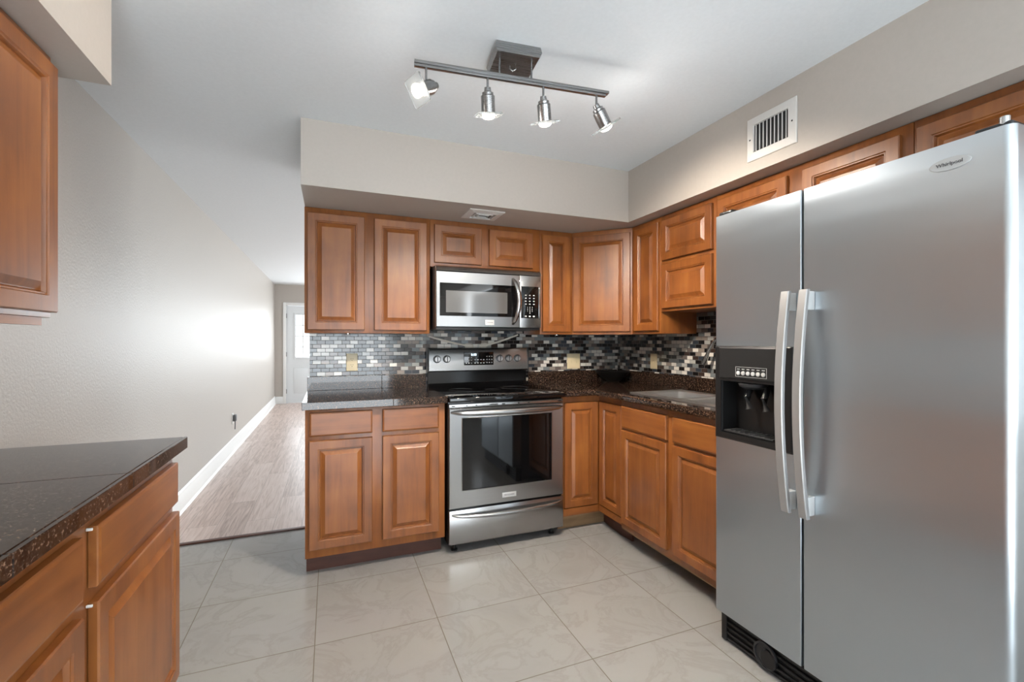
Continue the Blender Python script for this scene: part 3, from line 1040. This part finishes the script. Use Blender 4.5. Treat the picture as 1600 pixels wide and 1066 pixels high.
# hinge covers on the top
MB().box(1.535, 1.66, FY1 - .075, FY1 - .004, FZ1 + .0004, FZ1 + .020, .008, 3).build('hinge_cover', M['black_plastic'], t, B)
MB().box(1.545, 1.66, FY0 + .012, FY0 + .085, FZ1 + .0004, FZ1 + .018, .006, 3).build('hinge_cover', M['dark_grey'], t, B)
MB().lathe([(.011, 0), (.011, .030), (.009, .032), (.001, .032)], (1.556, FY0 + .03, FZ1 + .0006), n=20).build('hinge_pin', M['steel_pol'], t, B)
# base grille
m = MB().box(1.562, 1.61, FY0 + .01, FY1 - .006, .004, .128)
for k in range(5):
    m.box(1.553, 1.563, FY0 + .012, FY1 - .03, .014 + k * .023, .022 + k * .023, .002, 1)
m.box(1.552, 1.61, FY1 - .030, FY1 - .004, .004, .130, .002, 1)
gr = m.build('base_grille', M['black_plastic'], t, B)
m = MB().lathe([(.050, 0), (.050, .008), (.042, .010), (.040, .003), (.001, .003)], (1.5535, 1.262, .062), (-1, 0, 0), 36)
kb = m.build('filter_knob', M['dark_grey'], gr, B)
MB().lathe([(.034, -.002), (.034, .010), (.030, .013), (.001, .013)], (1.5525, 1.245, .058), (-1, 0, 0), 32).build('knob_cap', M['black_plastic'], kb, B)

# ------------------------------------------------------------------ track light
A, E2 = Vector((.288, 1.695, 2.308)), Vector((1.075, 1.613, 2.308))
ax = (E2 - A).normalized()
mid = A.lerp(E2, .5)
t = thing('track_light', 'brushed nickel four spot track light on the ceiling, lit', 'lamp', (mid.x, mid.y, H), math.degrees(math.atan2(ax.y, ax.x)))
B = base_of(t)
Lt = (E2 - A).length / 2
MB().box(-Lt, Lt, -.011, .011, 2.296 - H, 2.307 - H, .001).box(-Lt, Lt - .012, -.008, .008, 2.285 - H, 2.2955 - H, .001).build('track', M['nickel'], t)
# canopy: box with chamfered ends
cxo = -.005
prof = [(-.088, 0), (.088, 0), (.094, -.020), (.084, -.040), (-.084, -.040), (-.094, -.020)]
MB().loops([[(cxo + a, y, b_ - .0004) for a, b_ in prof] for y in (-.045, .108)]).build('canopy', M['nickel'], t)
for a in (-.065, .065):
    MB().tube([(cxo + a, 0, -.0395), (cxo + a, 0, 2.3065 - H)], .004, 12).build('stem', M['nickel'], t)
MB().tube([(cxo - .020, .01, -.056), (cxo - .022, .01, -.068), (cxo - .010, .01, -.076), (cxo + .004, .01, -.066), (cxo + .002, .01, -.041)], .0025, 8).build('hook', M['nickel'], t)
cr = Vector((math.cos(R(21.77)), -math.sin(R(21.77)), 0))
cf = Vector((math.sin(R(21.77)), math.cos(R(21.77)), 0))
cu_ = Vector((0, 0, 1))
heads = [((.331, 1.690), cr * -.62 + cu_ * -.52 + cf * -.58), ((.564, 1.666), cr * .02 + cu_ * -.92 + cf * .30),
         ((.791, 1.643), cr * .10 + cu_ * -.90 + cf * .36), ((1.022, 1.618), cr * .52 + cu_ * -.80 + cf * .34)]
for (hx, hy), dv in heads:
    dv = dv.normalized()
    top = Vector((hx, hy, 2.285))
    piv = Vector((hx, hy, 2.285 - .045))
    hd = MB().tube([top, piv], .0045, 12)
    hd = hd.build('spot_stem', M['nickel'], t, B)
    c0 = piv + dv * .004 if dv.dot(cr) > -.3 else piv - dv * .042 + Vector((0, 0, -.030))
    prof = [(.001, -.012), (.012, -.012), (.014, .002), (.022, .006), (.022, .014), (.027, .018), (.027, .078), (.025, .080), (.001, .080)]
    MB().lathe(prof, c0, dv, 28).build('spot_body', M['nickel'], hd, B)
    # square glass plate around the lamp, rounded corners
    side = dv.cross(Vector((0, 0, 1))).normalized()
    if abs(dv.z) > .9:
        side = (ax - dv * ax.dot(dv)).normalized()
    up = side.cross(dv).normalized()
    fc = c0 + dv * .081
    def sq(h, r, off):
        return [fc + dv * off + side * x + up * y for x, y, _ in rrect(-h, h, -h, h, r, 0, 4)]
    MB().loops([sq(.049, .008, 0), sq(.050, .009, .0015), sq(.050, .009, .0055), sq(.049, .008, .007)]).build('glass_plate', M['plate_glass'], hd, B)
    MB().lathe([(.024, .0075), (.024, .011), (.019, .016), (.010, .019), (.001, .020)], fc, dv, 24).build('bulb', M['bulb'], hd, B)
    sd = bpy.data.lights.new('spot_lamp', 'SPOT')
    sd.energy = 16 if dv.dot(cr) < -.3 else (34 if dv.dot(cr) > .3 else 48)
    sd.color = (1.0, .88, .75)
    sd.spot_size = R(132)
    sd.spot_blend = .55
    sd.shadow_soft_size = .022
    so = bpy.data.objects.new('spot_lamp', sd)
    COL.objects.link(so)
    so.location = fc + dv * .045
    so.rotation_euler = dv.to_track_quat('-Z', 'Y').to_euler()
    pd = bpy.data.lights.new('lamp_spill', 'POINT')
    pd.energy = .35 if dv.dot(cr) < -.3 else 1.3
    pd.color = (1.0, .95, .90)
    pd.shadow_soft_size = .03
    po = bpy.data.objects.new('lamp_spill', pd)
    COL.objects.link(po)
    po.location = fc + dv * .05

# ------------------------------------------------------------------ vents, outlets, small things
t = thing('air_vent', 'white wall return vent with vertical slats on the right soffit', 'vent', (1.86, 1.482, 2.222))
B = base_of(t)
vy0, vy1, vz0, vz1 = 1.358, 1.606, 2.122, 2.322
m = MB().loops([ringx(vy0, vy1, vz0, vz1, 1.8595), ringx(vy0, vy1, vz0, vz1, 1.854), ringx(vy0 + .003, vy1 - .003, vz0 + .003, vz1 - .003, 1.852),
                ringx(vy0 + .036, vy1 - .036, vz0 + .036, vz1 - .036, 1.850), ringx(vy0 + .038, vy1 - .038, vz0 + .038, vz1 - .038, 1.8595)], closed=True)
m.build('frame', M['vent_white'], t, B, smooth=False)
MB().box(1.858, 1.8595, vy0 + .038, vy1 - .038, vz0 + .038, vz1 - .038).build('backing', M['black_matte'], t, B)
for k in range(9):
    y = vy0 + .048 + k * .0190
    MB().box(1.8530, 1.8575, y - .0013, y + .0013, vz0 + .0385, vz1 - .0385, mat=None).build('slat', M['vent_white'], t, B)
for y in (vy0 + .018, vy1 - .018):
    MB().lathe([(.004, 0), (.003, .0015), (.001, .0015)], (1.8505, y, 2.222), (-1, 0, 0), 12).build('screw', M['dark_grey'], t, B)

t = thing('air_vent', 'small square register on the underside of the back soffit above the microwave', 'vent', (.893, 2.735, 2.068))
def ringz(x0, x1, y0, y1, z):
    return [(x0, y0, z), (x1, y0, z), (x1, y1, z), (x0, y1, z)]
zb = -.0005
m = MB().loops([ringz(-.112, .112, -.105, .105, zb), ringz(-.112, .112, -.105, .105, zb - .004), ringz(-.07, .07, -.062, .062, zb - .012), ringz(-.068, .068, -.06, .06, zb)], closed=True)
m.build('frame', M['vent_white'], t, smooth=False)
MB().box(-.068, .068, -.06, .06, zb - .003, zb - .0005).build('backing', M['dark_grey'], t)
for k, s_ in enumerate((.050, .030)):
    m = MB().loops([ringz(-s_ - .008, s_ + .008, -s_, s_, zb - .004), ringz(-s_ - .004, s_ + .004, -s_ + .004, s_ - .004, zb - .013),
                    ringz(-s_, s_, -s_ + .008, s_ - .008, zb - .013), ringz(-s_ - .002, s_ + .002, -s_ + .005, s_ - .005, zb - .004)], closed=True)
    m.build('louver', M['vent_white'], t, smooth=False)


def outlet(label, loc, rz, w=.072, h=.118, kind='duplex', group='almond cover plates on the mosaic tile', name='wall_outlet', cat='outlet', mat='almond'):
    t = thing(name, label, cat, loc, rz, group)
    MB().loops([rect(-w / 2, w / 2, -h / 2, h / 2, a, y) for a, y in ((0, -.0004), (0, -.003), (.004, -.006))]).build('cover_plate', M[mat], t, smooth=False)
    if kind == 'duplex':
        for z in (-.02, .02):
            s = MB().lathe([(.0165, .0061), (.0165, .008), (.001, .008)], (0, 0, z), (0, -1, 0), 24).build('socket', M[mat], t)
            q = MB()
            for x in (-.006, .006):
                q.box(x - .0011, x + .0011, -.0086, -.0081, z - .001, z + .007)
            q.lathe([(.0024, .0081), (.0024, .0086), (.001, .0086)], (0, 0, z - .008), (0, -1, 0), 10)
            q.build('slots', M['black_matte'], s)
    else:
        n_ = 2 if w > .1 else 1
        for k in range(n_):
            x = (k - (n_ - 1) / 2) * .046
            MB().box(x - .005, x + .005, -.012, -.0062, -.011, .011, .002).build('toggle', M[mat], t)
    return t


outlet('almond duplex outlet on the mosaic tile left of the range', (.136, 3.2498, 1.127), 0)
outlet('almond double switch plate on the back mosaic tile right of the range', (1.836, 3.2498, 1.106), 0, .118, .122, 'switch', name='light_switch', cat='switch')
outlet('almond switch plate on the right wall mosaic tile near the corner', (2.2618, 2.784, 1.117), -90, .075, .115, 'switch', name='light_switch', cat='switch')
t = outlet('white outlet low on the left hall wall with a grey plug and short cord', (XL, 6.0, .385), 90, .075, .12, 'duplex', group=None, mat='white_plastic')
MB().box(-.03, .03, -.04, -.009, -.03, .045, .008).build('plug', M['grey_body'], t)
MB().tube([(-.02, -.03, -.029), (-.022, -.03, -.07), (-.020, -.028, -.12)], .005, 8).build('cord', M['grey_body'], t)

# sagging pale tape strips on the tile between microwave and range
def strip(label, pts, rs):
    m = MB().tube([(x, 3.2445, z) for x, z in pts], rs, 10, .55, 1.0, up=(0, 0, 1))
    tag(m.build('tape_strip', M['cord']), label, 'tape', 'pale tape strips behind the range')
strip('pale tape strip sagging on the tile above the left half of the range', [(.655, 1.303), (.72, 1.285), (.79, 1.266), (.86, 1.250), (.915, 1.240), (.935, 1.236), (.97, 1.234), (.985, 1.233)], [.006, .007, .008, .007, .008, .018, .019, .008])
strip('pale tape strip rising to the right on the tile above the range knobs', [(1.035, 1.234), (1.05, 1.236), (1.08, 1.238), (1.10, 1.243), (1.18, 1.262), (1.26, 1.288), (1.345, 1.318)], [.008, .017, .018, .008, .007, .007, .006])

# little puck lights under the wall cabinets
for x, lab in ((.10, 'small chrome puck light under the left wall cabinet on the back wall'), (1.545, 'small chrome puck light under the narrow wall cabinet right of the microwave')):
    tag(MB().lathe([(.014, 0), (.014, -.006), (.009, -.009), (.001, -.009)], (x, 2.985, ZW - .0003), n=20).build('puck_light', M['steel_pol']), lab, 'lamp', 'puck lights under the wall cabinets')
